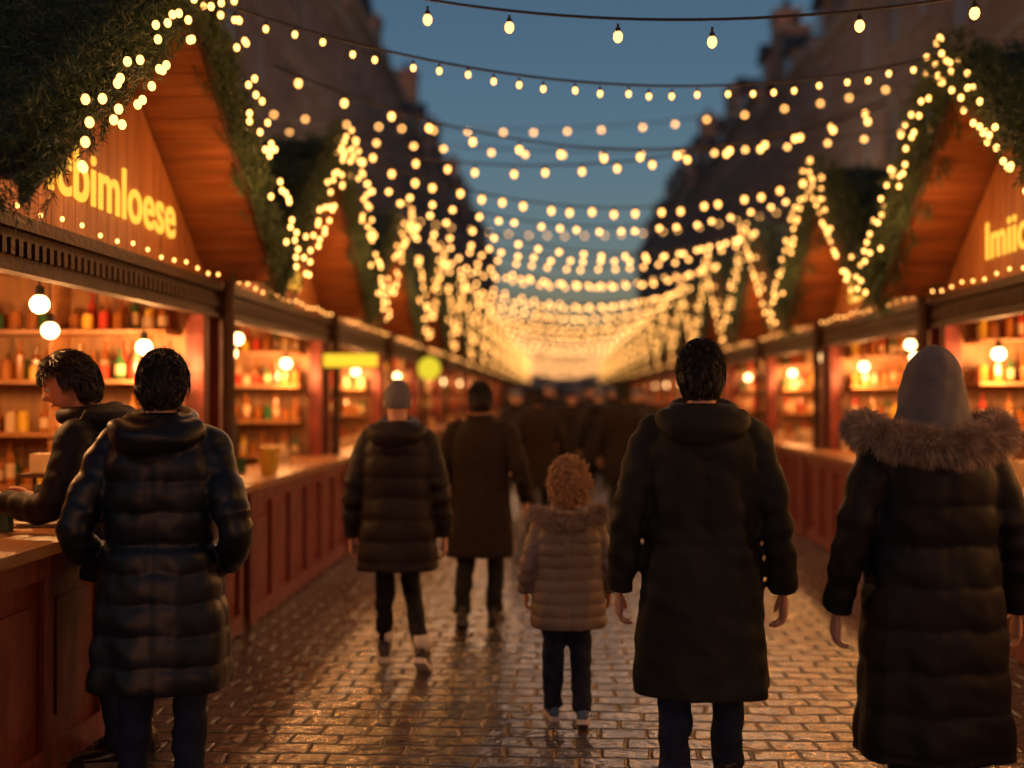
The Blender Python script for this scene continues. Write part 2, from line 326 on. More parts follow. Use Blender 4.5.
# ---------------------------------------------------------------- stalls
HW=1.75; AZ=3.70; EZ=2.42
def slopez(v): return AZ-(AZ-EZ)*abs(v)/HW
SL=math.hypot(HW,AZ-EZ)
def stall_meshes(s,near):
    P={}
    X=lambda u:s*u
    B=MB()
    v=-1.6; wd=0.128
    while v<1.6-1e-3:
        a=v+0.003; c=min(v+wd-0.003,1.6)
        za=slopez(a)-0.09; zc=slopez(c)-0.09
        x0,x1=sorted((X(0.42),X(0.455+random.uniform(0,.004))))
        if a<0<c: za=zc=AZ-.12
        B.add([(x0,a,2.34),(x1,a,2.34),(x1,c,2.34),(x0,c,2.34),(x0,a,za),(x1,a,za),(x1,c,zc),(x0,c,zc)],[(0,3,2,1),(4,5,6,7),(0,1,5,4),(1,2,6,5),(2,3,7,6),(3,0,4,7)])
        v+=wd
    P['gable_boards']=(B,'wood')
    Rf=MB(); S=MB()
    HEX=[(0,3,2,1),(4,5,6,7),(0,1,5,4),(1,2,6,5),(2,3,7,6),(3,0,4,7)]
    for sg in (-1,1):
        nb=14
        for i in range(nb):
            t0=i/nb+0.002; t1=(i+1)/nb-0.002
            va,vb=sg*HW*t0,sg*HW*t1; z0,z1=slopez(va),slopez(vb)
            x0,x1=sorted((X(0.0),X(3.0)))
            S.add([(x0,va,z0-.05),(x1,va,z0-.05),(x1,vb,z1-.05),(x0,vb,z1-.05),(x0,va,z0-.02),(x1,va,z0-.02),(x1,vb,z1-.02),(x0,vb,z1-.02)],HEX)
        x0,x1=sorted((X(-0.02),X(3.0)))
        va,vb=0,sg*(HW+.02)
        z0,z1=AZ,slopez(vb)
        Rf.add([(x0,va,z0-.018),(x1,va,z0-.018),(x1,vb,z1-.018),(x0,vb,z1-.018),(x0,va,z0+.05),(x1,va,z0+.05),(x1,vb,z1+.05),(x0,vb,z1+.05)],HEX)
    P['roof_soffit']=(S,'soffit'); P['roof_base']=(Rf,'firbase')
    BB=MB()
    for sg in (-1,1):
        x0,x1=sorted((X(-0.05),X(-0.022)))
        va,vb=0,sg*(HW+.02); z0,z1=AZ,slopez(vb)
        BB.add([(x0,va,z0-.12),(x1,va,z0-.12),(x1,vb,z1-.12),(x0,vb,z1-.12),(x0,va,z0+.0),(x1,va,z0+.0),(x1,vb,z1+.0),(x0,vb,z1+.0)],HEX)
    BB.box(X(.36),X(.47),-1.68,1.68,2.13,2.335)
    BB.box(X(.32),X(.36),-1.70,1.70,2.30,2.36); BB.box(X(.335),X(.36),-1.70,1.70,2.12,2.15)
    for i in range(48):
        v=-1.66+i*3.32/47; BB.box(X(.338),X(.36),v-.018,v+.018,2.19,2.26)
    P['fascia']=(BB,'darkwood')
    K=MB(); W=MB()
    for v in (-1.62,1.62):
        K.box(X(.40),X(.52),v-.06,v+.06,0.0,2.13)
        W.box(X(.525),X(2.85),v-.03,v+.03,0.0,2.45)
        W.box(X(2.70),X(2.84),v*0.955-.04,v*0.955+.04,0.0,2.42)
    W.box(X(2.86),X(2.92),-1.65,1.65,0,2.45)
    P['front_posts']=(K,'red'); P['side_walls']=(W,'lining')
    Ce=MB(); Ce.box(X(.475),X(2.855),-1.585,1.585,2.40,2.44); Ce.box(X(.525),X(2.855),-1.585,1.585,0.01,0.06)
    P['ceiling']=(Ce,'soffit')
    Q=MB(); 
    Q.box(X(.20),X(.24),-1.68,1.68,0.06,.95)
    Q.box(X(.24),X(.38),-1.68,-1.64,0.06,.95); Q.box(X(.24),X(.38),1.64,1.68,.06,.95)
    Q.box(X(.17),X(.20),-1.70,1.70,0.02,.14); Q.box(X(.17),X(.20),-1.70,1.70,.84,.95)
    n=6
    for i in range(n+1):
        v=-1.66+i*3.32/n; Q.box(X(.172),X(.20),v-.04,v+.04,.14,.84)
    for i in range(n):
        v=-1.66+(i+.5)*3.32/n; Q.box(X(.187),X(.20),v-.17,v+.17,.24,.74)
    P['counter_front']=(Q,'red')
    Ct=MB(); Ct.box(X(.10),X(.70),-1.72,1.72,.952,1.0); P['counter_top']=(Ct,'counter')
    Sh=MB(); bott={'amber':MB(),'green':MB(),'redj':MB(),'cream':MB(),'yellow':MB()}
    def goods(x,y,z):
        k=random.choice(['amber','amber','green','redj','cream','amber','amber','yellow'])
        t=random.random()
        if t<.6:
            r=random.uniform(.028,.036); h=random.uniform(.18,.28)
            bott[k].lathe([(r*.9,0),(r,.01),(r,h*.6),(r*.35,h*.78),(r*.33,h*.97),(r*.42,h)],(x,y,z),8)
            if random.random()<.6: bott['cream'].lathe([(r+.001,h*.15),(r+.0015,h*.16),(r+.0015,h*.48),(r+.001,h*.49)],(x,y,z),8)
        else:
            r=random.uniform(.035,.045); h=random.uniform(.09,.14)
            bott[k].lathe([(r,0),(r,h*.85),(r*.8,h*.87),(r*.85,h)],(x,y,z),8)
    for z in (1.02,1.36,1.70,2.02):
        Sh.box(X(.56),X(2.8),1.30,1.585,z-.03,z)
        u=.62
        while u<2.75:
            if random.random()<.93: goods(X(u),1.38+random.uniform(0,.06),z); 
            if random.random()<.8: goods(X(u+.02),1.50,z)
            u+=random.uniform(.08,.12)
        Sh.box(X(2.6),X(2.855),-1.5,1.25,z-.03,z)
        v=-1.45
        while v<1.2:
            if random.random()<.9: goods(X(2.68),v,z)
            v+=.11
    for u in (1.3,2.05): Sh.box(X(u),X(u+.03),1.32,1.585,.06,2.39)
    P['shelves']=(Sh,'counter')
    for i in range(9):
        v=random.uniform(-1.4,1.5); 
        if i<4: bott['cream'].box(X(.5),X(.66),v-.07,v+.07,1.0,1.0+random.uniform(.08,.16))
        else: goods(X(random.uniform(.48,.64)),v,1.0)
    for k,mb in bott.items(): P['goods_'+k]=(mb,k)
    out={k:(mesh_of(mb,k),M[m]) for k,(mb,m) in P.items()}
    Vs=[]
    nspr=2400 if near else 520
    for sg in (-1,1):
        t=rng.random(nspr); u=rng.random(nspr)*3.0-.05
        lump=np.array([noise.noise(Vector((u_*2.2,t_*4,sg*3))) for u_,t_ in zip(u,t)])
        off=.03+.10*rng.random(nspr)+.09*np.maximum(lump,-.3)
        v=sg*HW*t*1.03; z=AZ-(AZ-EZ)*np.abs(v)/HW
        cen=np.stack([s*u,v+sg*off*(AZ-EZ)/SL,z+off*HW/SL],1)
        d=nrm(np.stack([rng.normal(size=nspr)*.7-s*.15,sg*(.55+.5*rng.random(nspr)),-.35+rng.normal(size=nspr)*.35],1))
        Vs.append(needles(cen,d,.16,24 if near else 10,.05 if near else .075,.0025 if near else .0065))
    out['fir_covering']=(needle_mesh('fir_covering',Vs),M['fir'])
    Vs=[]; BP=[]
    ng=1200 if near else 260
    for sg in (-1,1):
        t=rng.random(ng); an=rng.random(ng)*2*math.pi; rr=.13*np.sqrt(rng.random(ng))*(1+.35*np.sin(t*40))
        v=sg*(HW+.06)*t; z=AZ+.05-(AZ-EZ)*np.abs(v)/HW
        cen=np.stack([s*(-.05+rr*np.cos(an)),v,z+rr*np.sin(an)],1)
        d=nrm(np.stack([-s*(.2+.0*t)+np.cos(an)*.6,sg*.6+rng.normal(size=ng)*.4,-.4+np.sin(an)*.6],1))
        Vs.append(needles(cen,d,.11,20 if near else 10,.045 if near else .06,.0026 if near else .0055))
        nb=38
        for i in range(nb):
            t=(i+random.uniform(-.3,.3))/nb; v=sg*(HW+.04)*t
            a=random.uniform(-1.6,1.6)
            BP.append((s*(-.14-.10*math.cos(a*.8)),v,AZ+.03-(AZ-EZ)*abs(v)/HW+.12*math.sin(a)))
    out['fir_garland']=(needle_mesh('fir_garland',Vs),M['fir'])
    out['garland_lights']=(bulbs_mesh('garland_lights',BP,.0165,2 if near else 1),M['bulb'])
    FB=[(s*.30,-1.55+i*3.1/15,2.39+.012*math.sin(i*1.7)) for i in range(16)]
    out['fascia_lights']=(bulbs_mesh('fascia_lights',FB,.010,2 if near else 1),M['bulb'])
    return out
LAMPS=[(.72,-.82,2.03),(1.05,.75,1.98),(1.9,.1,2.05),(.66,1.2,1.90),(.8,.1,2.08),(1.6,-.9,1.95)]
def lamp_meshes(s):
    c=MB(); sph=[]
    for u,v,z in LAMPS:
        c.box(s*u-.004,s*u+.004,v-.004,v+.004,z+.09,2.40)
        c.lathe([(.02,.045),(.024,.05),(.024,.09),(.012,.10)],(s*u,v,z),10)
        sph.append((s*u,v,z))
    return mesh_of(c,'lamp_cords'),bulbs_mesh('globe_lamps',sph,.05,3,1.0)
def text_obj(txt,size,s,loc,m,parent,ext=.004):
    cu=D.curves.new('t','FONT'); cu.body=txt; cu.size=size; cu.extrude=ext; cu.offset=size*.013; cu.space_character=1.03
    cu.align_x='CENTER'; cu.align_y='CENTER'
    o=D.objects.new('t',cu); coll.objects.link(o)
    dg=C.evaluated_depsgraph_get(); me=D.meshes.new_from_object(o.evaluated_get(dg)); D.objects.remove(o)
    me.materials.clear(); me.materials.append(m)
    t=obj('sign_letters',me,None,parent)
    if s<0: Mx=Matrix(((0,0,1),(1,0,0),(0,1,0)))
    else: Mx=Matrix(((0,0,-1),(-1,0,0),(0,1,0)))
    t.rotation_euler=Mx.to_euler(); t.location=loc
    return t
PITCH=3.58
LY=[5.60+PITCH*k for k in range(17)]; RY=[7.0+PITCH*k for k in range(17)]
LX=1.95; RX=2.55
LC=(1,.43,.13)
for s,YS,bx in ((-1,LY,LX),(1,RY,RX)):
    nearM=stall_meshes(s,True); farM=stall_meshes(s,False); lm=lamp_meshes(s)
    ys=list(YS); 
    if s>0: ys=[YS[0]-PITCH]+ys
    words=['lcbimloese','Glühwein','Mandeln','Kerzen'] if s<0 else ['Waffeln','Imiio','Backwaren','Holzkunst']
    for k,yy in enumerate(ys):
        E=empty('market_stall',(s*bx,yy,0))
        src=nearM if k<(2 if s<0 else 3) else farM
        for nme,(me,m) in src.items(): obj(nme,me,m,E)
        obj('lamp_cords',lm[0],M['cable'],E); obj('globe_lamps',lm[1],M['globe'],E)
        if k<4:
            big=(s<0 and k==0)
            dv=(.20 if big else (.42 if (s>0 and k==1) else 0))
            text_obj(words[k],.385 if big else .36,s,(s*.408,dv,2.675 if big else 2.65),M['sign'],E)
        kk=k-(1 if s>0 else 0)
        if kk<3:
            for u,v,z in LAMPS[:4]: plight(E,(s*u,v,z-.10),28,LC)
            for v in (-.75,.75): plight(E,(s*-.18,v,2.75),12,LC,.25,'garland_light')  # added fill lamps in front of the gable, standing in for the garland bulbs
        elif kk<11:
            u,v,z=LAMPS[1]; plight(E,(s*u,v,z-.10),75,LC); plight(E,(s*-.2,0,2.9),14,LC,.3,'garland_light')  # second one is an added fill lamp for the garland's light

def proj_sign(x0,x1,y,z0,z1):
    E=empty('illuminated_sign',(0,0,0)); a=MB(); a.box(x0,x1,y,y+.08,z0,z1); obj('sign_face',a,M['signy'],E,bevel=.01)
    f=MB(); f.box(x0-.02,x1+.02,y-.01,y+.09,z1,z1+.02); f.box(x0-.02,x1+.02,y-.01,y+.09,z0-.02,z0); f.box(x0-.5,x0-.02,y+.03,y+.05,(z0+z1)/2,(z0+z1)/2+.02); obj('sign_frame',f,M['darkwood'],E)
proj_sign(-2.50,-1.83,10.9,1.88,2.01)
E=empty('round_sign',(-1.72,14.4,1.95)); a=MB(); a.ell((0,0,0),(.15,.05,.15)); obj('sign_face',mesh_of(a,'sf',True),emis('lime_sign_glow',(0.80,0.62,0.03),1.1),E)
f=MB(); f.box(-.45,-.14,-.01,.01,-.01,.01); obj('bracket',f,M['darkwood'],E)

for s,YS,bx in ((-1,LY,LX),(1,RY,RX)):
    for k,yy in enumerate(YS[:14]):
        mb=MB(); mb.lathe([(.045,0),(.04,3.2),(.03,3.88),(.045,3.9),(.03,3.96)],(s*(bx+.30),yy+PITCH/2,0),10)
        obj('wooden_mast',mb,M['darkwood'])

# ---------------------------------------------------------------- string lights
def string(a,b,sag,sp,r,near=False,drop=.05,seg=40,light=0,m=None,lc=(1,.44,.14)):
    a=Vector(a); b=Vector(b); E=empty('string_lights')
    f=lambda t: a.lerp(b,t)-Vector((0,0,sag*4*t*(1-t)))
    mb=MB(); mb.tube([f(i/seg) for i in range(seg+1)],[.007 if near else .008]*(seg+1),5)
    L=(b-a).length; n=int(L/sp); P=[]; S=MB()
    for i in range(n):
        t=(i+.5+random.uniform(-.18,.18))/n; p=f(t); dz=drop*random.uniform(.8,1.3)
        q=p-Vector((0,0,dz)); P.append(tuple(q))
        if near: S.lathe([(.006,r*1.2+dz*.4),(.006,r*2.0),(r*.55,r*1.9),(r*.6,r*1.0)][::-1],tuple(q),8)
    obj('cable',mb,M['cable'],E); obj('bulbs',bulbs_mesh('bulbs',P,r,2 if near else 1,1.3 if near else 1.0),m or (M['bulb'] if near else M['bulbfar']),E)
    if near: obj('sockets',S,M['cable'],E)
    if light:
        for t in (.15,.38,.62,.85): plight(E,f(t)-Vector((0,0,.12)),light*.5,lc,.6,'string_fill')  # added unseen fill lamps along the cable, standing in for bulb light
string((-1.95,5.60,3.98),(2.95,4.5,3.50),.42,.50,.022,True,.08,light=5)
string((-1.95,5.60,3.70),(2.55,7.0,3.78),.36,.155,.0155,True,.05)
string((-1.95,7.40,3.85),(2.6,8.8,3.9),.46,.30,.024,True,.06,light=9)
WC=(1,.64,.42)  # tint of the added fill lamps that brighten the house fronts
string((-7.9,13,5.9),(9.4,15,6.3),1.4,.48,.030,False,light=65,lc=WC)
string((-7.9,19,7.2),(9.4,17,7.6),1.4,.55,.034,False,light=100,lc=WC)
string((-7.9,36,8.2),(9.4,34,8.0),1.4,.60,.040,False,light=160,lc=WC)
string((-1.95,9.2,3.75),(2.6,8.85,3.95),.35,.28,.024,True,.06)
for k in range(1,17):
    r=.025+.0008*k; m_=M['bulbend'] if k>7 else None
    string((-LX,LY[k],3.72),(RX,RY[k]-.2,3.72),.42+random.uniform(-.06,.06),.19+.006*k,r,k<2,light=12 if k<7 else 0,m=m_)
    if k<12: string((-LX-.3,LY[k]+PITCH/2,3.92),(RX+.3,RY[k]+PITCH/2,3.92),.50+random.uniform(-.08,.06),.21+.006*k,r,m=m_)
    if 2<=k<8: string((-LX-.3,LY[k]-PITCH/2,3.9),(RX,RY[k],3.72),.55,.28,r,m=m_)
for k in range(5):
    yy=LY[-1]+4+k*9
    string((-3.5,yy,4.2),(4.2,yy,4.2),.9,.30,.05,m=M['bulbend'])

# ---------------------------------------------------------------- people
def hand_mesh(side):
    s=side; mb=MB()
    mb.tube([(0,0,.03),(0,0,0),(0,.002,-.04),(0,0,-.088),(0,0,-.096)],[.027,.026,.038,.040,.034],14,flat=(1,1))
    mb.v=[(x*.42,y,z) for x,y,z in mb.v]
    for y,l,c in ((.029,.070,.9),(.010,.080,1.0),(-.010,.074,1.05),(-.028,.058,1.15)):
        pts=[(0,y*.8,-.06)]; p=Vector((0,y,-.092)); ang=.30*c; pts.append(tuple(p))
        for seg,da in ((.42,.65),(.32,.60),(.26,.4)):
            p=p+Vector((-math.sin(ang)*s,y*.06,-math.cos(ang)))*l*seg; ang+=da*c; pts.append(tuple(p))
        mb.tube(pts,[.009,.0092,.0088,.0078,.0062],10)
    mb.tube([(-.002*s,.012,-.02),(-.008*s,.036,-.045),(-.016*s,.046,-.072),(-.026*s,.044,-.096)],[.013,.0125,.0105,.0078],10)
    me=remesh(mb,.0032,2); me.name='hand'; return me
HAND={1:hand_mesh(1),-1:hand_mesh(-1)}
for m_ in HAND.values(): m_.materials.append(M['skin'])
HR=(.076,.097,.118)
def headfn(p):
    x,y,z=p
    t=max(0,-z/.118)
    if t>0:
        x*=1-.30*t**1.5
        if y<0: y*=1-.45*t
        else: y*=1-.06*t
    if y>0:
        ax=abs(x)
        y+=.026*math.exp(-(x/.011)**2)*math.exp(-((z+.022)/.016)**2)+.012*math.exp(-(x/.009)**2)*math.exp(-((z-.002)/.02)**2)
        y-=.011*math.exp(-((ax-.032)/.014)**2)*math.exp(-((z-.004)/.012)**2)
        y+=.005*math.exp(-((z-.026)/.01)**2)*math.exp(-(x/.05)**2)
        y+=.006*math.exp(-(x/.022)**2)*math.exp(-((z+.057)/.009)**2)
        y-=.004*math.exp(-(x/.02)**2)*math.exp(-((z+.074)/.006)**2)
        y+=.009*math.exp(-(x/.022)**2)*math.exp(-((z+.095)/.013)**2)
    return Vector((x,y,z))
def head_mb():
    mb=MB(); mb.ell((0,0,0),HR,56,60,fn=headfn)
    for s in (-1,1):
        mb.ell((s*.080,-.008,-.010),(.010,.017,.030),12,10,Matrix.Rotation(R(14)*s,3,'Z'))
    return mb
def lean_fn(ang):
    def f(p):
        p=Vector(p)
        if ang==0 or p.z<.8: return p
        w_=min(1,(p.z-.8)/.3); a=ang*w_; y,z=p.y,p.z-.9
        return Vector((p.x,y*math.cos(a)+z*math.sin(a),.9+z*math.cos(a)-y*math.sin(a)))
    return f
def person(name,loc,rot,H,rings,quilt,qamp,coatm,arms,legs,legm,shoem,hair='short',hairm='hairdk',hood='down',lean=0,head=(0,0),hs=1.0,hands=(1,1),fur=None,armr=(.080,.066,.054),vox=.0085,wr=.006,cuff=False,legr=(.097,.070,.054),belt=0,fold=.004):
    sc=H/1.75; E=empty(name,loc,(0,0,rot),sc); LF=lean_fn(lean)
    rings=np.array(rings,float); zs=np.arange(rings[0,0],rings[-1,0]+.001,.007)
    ip=[np.interp(zs,rings[:,0],rings[:,i]) for i in (1,2,3)]
    k=np.ones(9)/9
    ip=[np.convolve(np.pad(a,4,'edge'),k,'valid') for a in ip]
    q=lambda t:(qamp*(abs(math.sin(math.pi*t/quilt))**.45-.75)) if quilt else 0
    c=MB(); rs=[]; seed=random.uniform(0,50)
    for i,z in enumerate(zs):
        ring=[]; top=min(1,max(0,(1.46-z)/.08))
        bl=-.010*math.exp(-((z-belt)/.018)**2) if belt else 0
        for j in range(72):
            an=2*math.pi*j/72; ca,sa=math.cos(an),math.sin(an); e=2/2.35
            px=abs(ca)**e*math.copysign(1,ca); py=abs(sa)**e*math.copysign(1,sa)
            zz=z+.014*noise.noise(Vector((px*2+seed,py*2,z*2)))
            nz=noise.noise(Vector((px*2.2+seed,py*2.2,z*3)))*wr*1.6
            nz+=fold*noise.noise(Vector((px*3.2+z*5+seed,py*3.2,z*13)))
            am=1
            if quilt:
                sm=1-abs(math.sin(math.pi*zz/quilt)); nz+=.006*sm*noise.noise(Vector((px*9+seed,py*9,z*6)))
                am=.95+.35*noise.noise(Vector((px*2.5+seed*2,py*2.5,z*4)))
            dr=.009*math.sin(an*6+seed+.8*math.sin(z*4))*max(0,(.98-z))/.5
            a=q(zz)*top*am+nz*top+dr+bl
            if sa<-.9: a-=.005*math.exp(-(ca/.035)**2)
            ring.append(tuple(LF((px*(ip[0][i]+a),ip[2][i]+py*(ip[1][i]+a),z))))
        rs.append(ring)
    c.rings(rs)
    for (A,s) in zip(arms,(1,-1)):
        pts=[(s*.13,0,1.405)]+[(s*x,y,z) for x,y,z in A]
        pts,rr=spline([LF(p) for p in pts],18,[.062,armr[0],armr[1],armr[2]])
        L=0
        for i in range(1,len(pts)):
            L+=(pts[i]-pts[i-1]).length
            rr[i]+=.005*math.sin(L*62)*math.exp(-((L-.40)/.12)**2)
        c.tube(pts,rr,32,rip=(lambda L:q(L+.03)*.75) if quilt else None,wr=wr*1.8)
    if hood in('down','furdown'):
        pts=[]; n=28
        for i in range(n+1):
            an=2*math.pi*i/n; pts.append(LF((.108*math.cos(an),-.020+.098*math.sin(an),1.490+.03*math.sin(an))))
        c.tube(pts,[.034+.018*max(0,-math.sin(2*math.pi*i/n)) for i in range(n+1)],14,wr=.010)
        n=18; hp=[]
        for i in range(n+1):
            an=math.pi*i/n; hp.append(LF((.150*math.cos(an),-.055-.090*math.sin(an),1.475-.055*math.sin(an))))
        c.tube(hp,[.030+.036*math.sin(math.pi*i/n) for i in range(n+1)],16,wr=.012)
        c.ell(LF((0,-.135,1.370)),(.105,.040,.075),24,16)
    if hood=='collar':
        pts=[LF((.078*math.cos(2*math.pi*i/20),-.012+.078*math.sin(2*math.pi*i/20),1.50)) for i in range(21)]
        c.tube(pts,[.026]*21,10)
    if hood=='up':
        c.ell(LF((0,-.10,1.43)),(.19,.08,.07),24,16)
    me=remesh(c,vox,1); me.name='coat'; obj('coat',me,coatm,E)
    lg=MB(); lg.ell((0,0,.90),(.15,.11,.13),20,12)
    for (J,s) in zip(legs,(1,-1)):
        hip,knee,ank,pitch=J
        pts,rr=spline([(s*.085,0,.92),(s*knee[0],knee[1],knee[2]),(s*ank[0],ank[1],ank[2])],14,[legr[0],legr[1],legr[2]])
        lg.tube(pts,rr,20,wr=.018)
        sh=MB(); prof=[(-.075,.030,.055),(-.06,.036,.085),(-.02,.038,.095),(.03,.040,.070),(.09,.045,.050),(.15,.044,.040),(.185,.032,.030),(.20,.015,.018)]
        rs=[]
        for y_,w_,h_ in prof:
            rs.append([(w_*math.cos(2*math.pi*j/16),y_,max(0,h_*.5+h_*.5*math.sin(2*math.pi*j/16)*1.0)-.08+.015) for j in range(16)])
        sh.rings(rs)
        sh.tube([(0,-.01,-.02),(0,-.012,.05)],[.045,.046],14)
        m1=remesh(sh,.007,2)
        so_=MB(); outl=[(-.082,.028),(-.06,.04),(0,.038),(.06,.044),(.13,.050),(.18,.040),(.208,.018)]
        top=[(w_,y_) for y_,w_ in outl]+[(-w_,y_) for y_,w_ in reversed(outl)]
        so_.rings([[(x,y_,-.082) for x,y_ in top],[(x*1.02,y_,-.072) for x,y_ in top],[(x,y_,-.050) for x,y_ in top]])
        for mm,mt,nn in ((m1,shoem[0],'shoe'),(mesh_of(so_,'sole'),shoem[1],'shoe_sole')):
            o=obj(nn,mm,mt,E); o.location=(s*ank[0],ank[1],ank[2]); o.rotation_euler=(pitch,0,-s*.12)
        if cuff:
            cm=MB(); cm.tube([(s*ank[0],ank[1],ank[2]+.10),(s*ank[0],ank[1],ank[2]+.02)],[.056,.054],14); obj('sock',mesh_of(cm,'sock',True),M['white'],E)
    obj('trousers',remesh(lg,.011,1),legm,E)
    for (A,s,on) in zip(arms,(1,-1),hands):
        if not on: continue
        w1=LF((s*A[2][0],A[2][1],A[2][2])); e1=LF((s*A[1][0],A[1][1],A[1][2])); d=(w1-e1).normalized()
        if A[2][2]<1.0: d=(d+Vector((-s*.12,0,-.5))).normalized()
        o=obj('hand',HAND[s],None,E); 
        qn=Vector((0,0,-1)).rotation_difference(d); o.rotation_mode='QUATERNION'; o.rotation_quaternion=qn; o.location=w1+d*.004; o.scale=(1.02,)*3
    pv=Vector((0,-.01,1.52)); hm=Matrix.Rotation(head[1],3,'Z')@Matrix.Rotation(-head[0]-lean*.5,3,'X')
    def HF(p):
        p=Vector(p)+Vector((0,.012,.113)); p=hm@(p*hs); return LF(pv)+p
    hmb=head_mb(); hmb.v=[tuple(HF(v)) for v in hmb.v]
    hmb.tube([LF((0,-.012,1.36)),LF((0,-.012,1.45)),HF((0,-.018,-.05))],[.06,.058,.058],16)
    obj('head',remesh(hmb,.005,1),M['skin'],E)
    for s in (-1,1):
        e=MB(); e.ell((0,0,0),(.0125,)*3,14,10); e.v=[tuple(HF(Vector(v)+Vector((s*.032,.0775,.004)))) for v in e.v]; obj('eye',mesh_of(e,'eye',True),M['eye'],E)
        e=MB(); e.ell((0,0,0),(.006,.003,.006),12,8); e.v=[tuple(HF(Vector(v)+Vector((s*.032,.0885,.003)))) for v in e.v]; obj('iris',mesh_of(e,'iris',True),M['iris'],E)
        e=MB(); e.tube([(s*.016,.094,.024),(s*.032,.092,.029),(s*.05,.078,.024)],[.002,.0032,.0015],6); e.v=[tuple(HF(v)) for v in e.v]; obj('eyebrow',e,M['hairdk'],E)
    e=MB(); e.tube([(-.022,.085,-.058),(-.01,.094,-.055),(0,.095,-.057),(.01,.094,-.055),(.022,.085,-.058)],[.002,.0045,.0045,.0045,.002],8); e.v=[tuple(HF(v)) for v in e.v]; obj('lips',mesh_of(e,'lips',True),M['lips'],E)
    hm_=M[hairm]
    face=lambda d,fz=.42:(d[1]>.25 and d[2]<fz) or d[2]<-.66 or (d[1]>-.15 and d[2]<-.10)
    if hair in('short','curly','bob'):
        infl={'short':(1.16,1.10,1.08),'curly':(1.22,1.18,1.18),'bob':(1.27,1.18,1.10)}[hair]
        rr=np.array(HR)*np.array(infl)
        cap=MB(); cap.ell((0,0,0),tuple(rr),48,36,fn=lambda p:p*(1+(.05 if hair=='curly' else .035)*noise.noise(Vector((p.x*40,p.y*40,p.z*(40 if hair=='curly' else 14))))))
        keep=[]
        for f in cap.f:
            cc=sum((Vector(cap.v[i]) for i in f),Vector())/len(f); d=Vector((cc.x/rr[0],cc.y/rr[1],cc.z/rr[2]))
            if not face(d): keep.append(f)
        cap.f=keep; cap.v=[tuple(HF(v)) for v in cap.v]
        o=obj('hair',mesh_of(cap,'hair',True),hm_,E)
        N=7000; d=nrm(rng.normal(size=(N*2,3))); d=np.array([x for x in d if not face(x,.40)])[:N]
        n=len(d); R0=d*rr*1.0
        dv=np.array([0,-.30,-1.0]); down=dv[None]-d*(d@dv)[:,None]
        fr=d[:,1:2]>.2
        if hair=='short' or hair=='bob':
            fl=np.where((d[:,2:3]>.55)&fr,np.array([[0,.8,-.6]]),down)
            fl=nrm(fl)
            cl=np.array([[noise.noise(Vector(x*5)),noise.noise(Vector(x*5+7)),noise.noise(Vector(x*5+19))] for x in d])
            fl=nrm(fl+cl*1.5+rng.normal(size=(n,3))*.12)
            L=.042*(.6+.6*rng.random((n,1)))
            pr=lambda P,l: nrm(P/rr)*rr*l
            c2=np.abs(cl[:,0:1])
            R1=pr(R0+fl*L*.5,1.05); R2=pr(R0+fl*L,1.02+.10*rng.random((n,1))*(.4+2*c2))
            wdt=.0016
        else:
            cl=np.array([[noise.noise(Vector(x*7)),noise.noise(Vector(x*7+7)),noise.noise(Vector(x*7+19))] for x in d])
            lf=(.010+.030*np.clip(cl[:,0:1]+.25,0,1))
            a=nrm(rng.normal(size=(n,3))*.5+cl*2); R1=R0+d*lf+a*.016; R2=R1+nrm(np.cross(a,d)+rng.normal(size=(n,3))*.3)*.022-d*.003; wdt=.0024
        ff=lambda A:np.array([HF(v)[:] for v in A])
        obj('hair_strands',ribbons('hair_strands',ff(R0),ff(R1),ff(R2),wdt),hm_,E)
    if hair=='beanie':
        b_=MB(); rr=np.array(HR)*1.12
        b_.ell((0,-.002,.004),tuple(rr),48,36,fn=lambda p:p*(1+.012*math.sin(math.atan2(p.y,p.x)*24)))
        keep=[f for f in b_.f if sum(b_.v[i][2] for i in f)/len(f)>.012 or (sum(b_.v[i][1] for i in f)/len(f)<-.02 and sum(b_.v[i][2] for i in f)/len(f)>-.04)]
        b_.f=keep; b_.v=[tuple(HF(v)) for v in b_.v]
        o=obj('beanie',mesh_of(b_,'beanie',True),M['grey'],E); sd=o.modifiers.new('s','SOLIDIFY'); sd.thickness=.008
    if hood=='up':
        b_=MB(); hz=[-.21,-.18,-.14,-.10,-.05,0,.045,.08,.105,.125,.140,.148]; hx=[.200,.168,.142,.128,.118,.112,.102,.088,.072,.052,.032,.008]
        zz=np.linspace(-.21,.148,46); xx=np.interp(zz,hz,hx); rs=[]
        for z_,x_ in zip(zz,xx):
            ring=[]
            for j in range(56):
                an=2*math.pi*j/56; ca,sa=math.cos(an),math.sin(an)
                p=Vector((x_*ca,x_*1.10*sa-.022*max(0,z_/.148)-.012,z_))
                fd=1+.055*noise.noise(Vector((ca*2.2,sa*2.2,z_*16)))+.035*math.sin(an*5+z_*20)*max(0,-z_/.2)
                if sa<0: fd+=.02*math.exp(-(ca/.12)**2)
                ring.append(Vector((p.x*fd,p.y*fd,p.z)))
            rs.append(ring)
        b_.rings(rs)
        keep=[f for f in b_.f if len(f)==4 and not (sum(b_.v[i][1] for i in f)/len(f)>.055 and sum(b_.v[i][2] for i in f)/len(f)>-.12)]
        b_.f=keep; b_.v=[tuple(HF(v)) for v in b_.v]
        o=obj('hood',mesh_of(b_,'hood',True),M['grey'],E); sd=o.modifiers.new('s','SOLIDIFY'); sd.thickness=.008
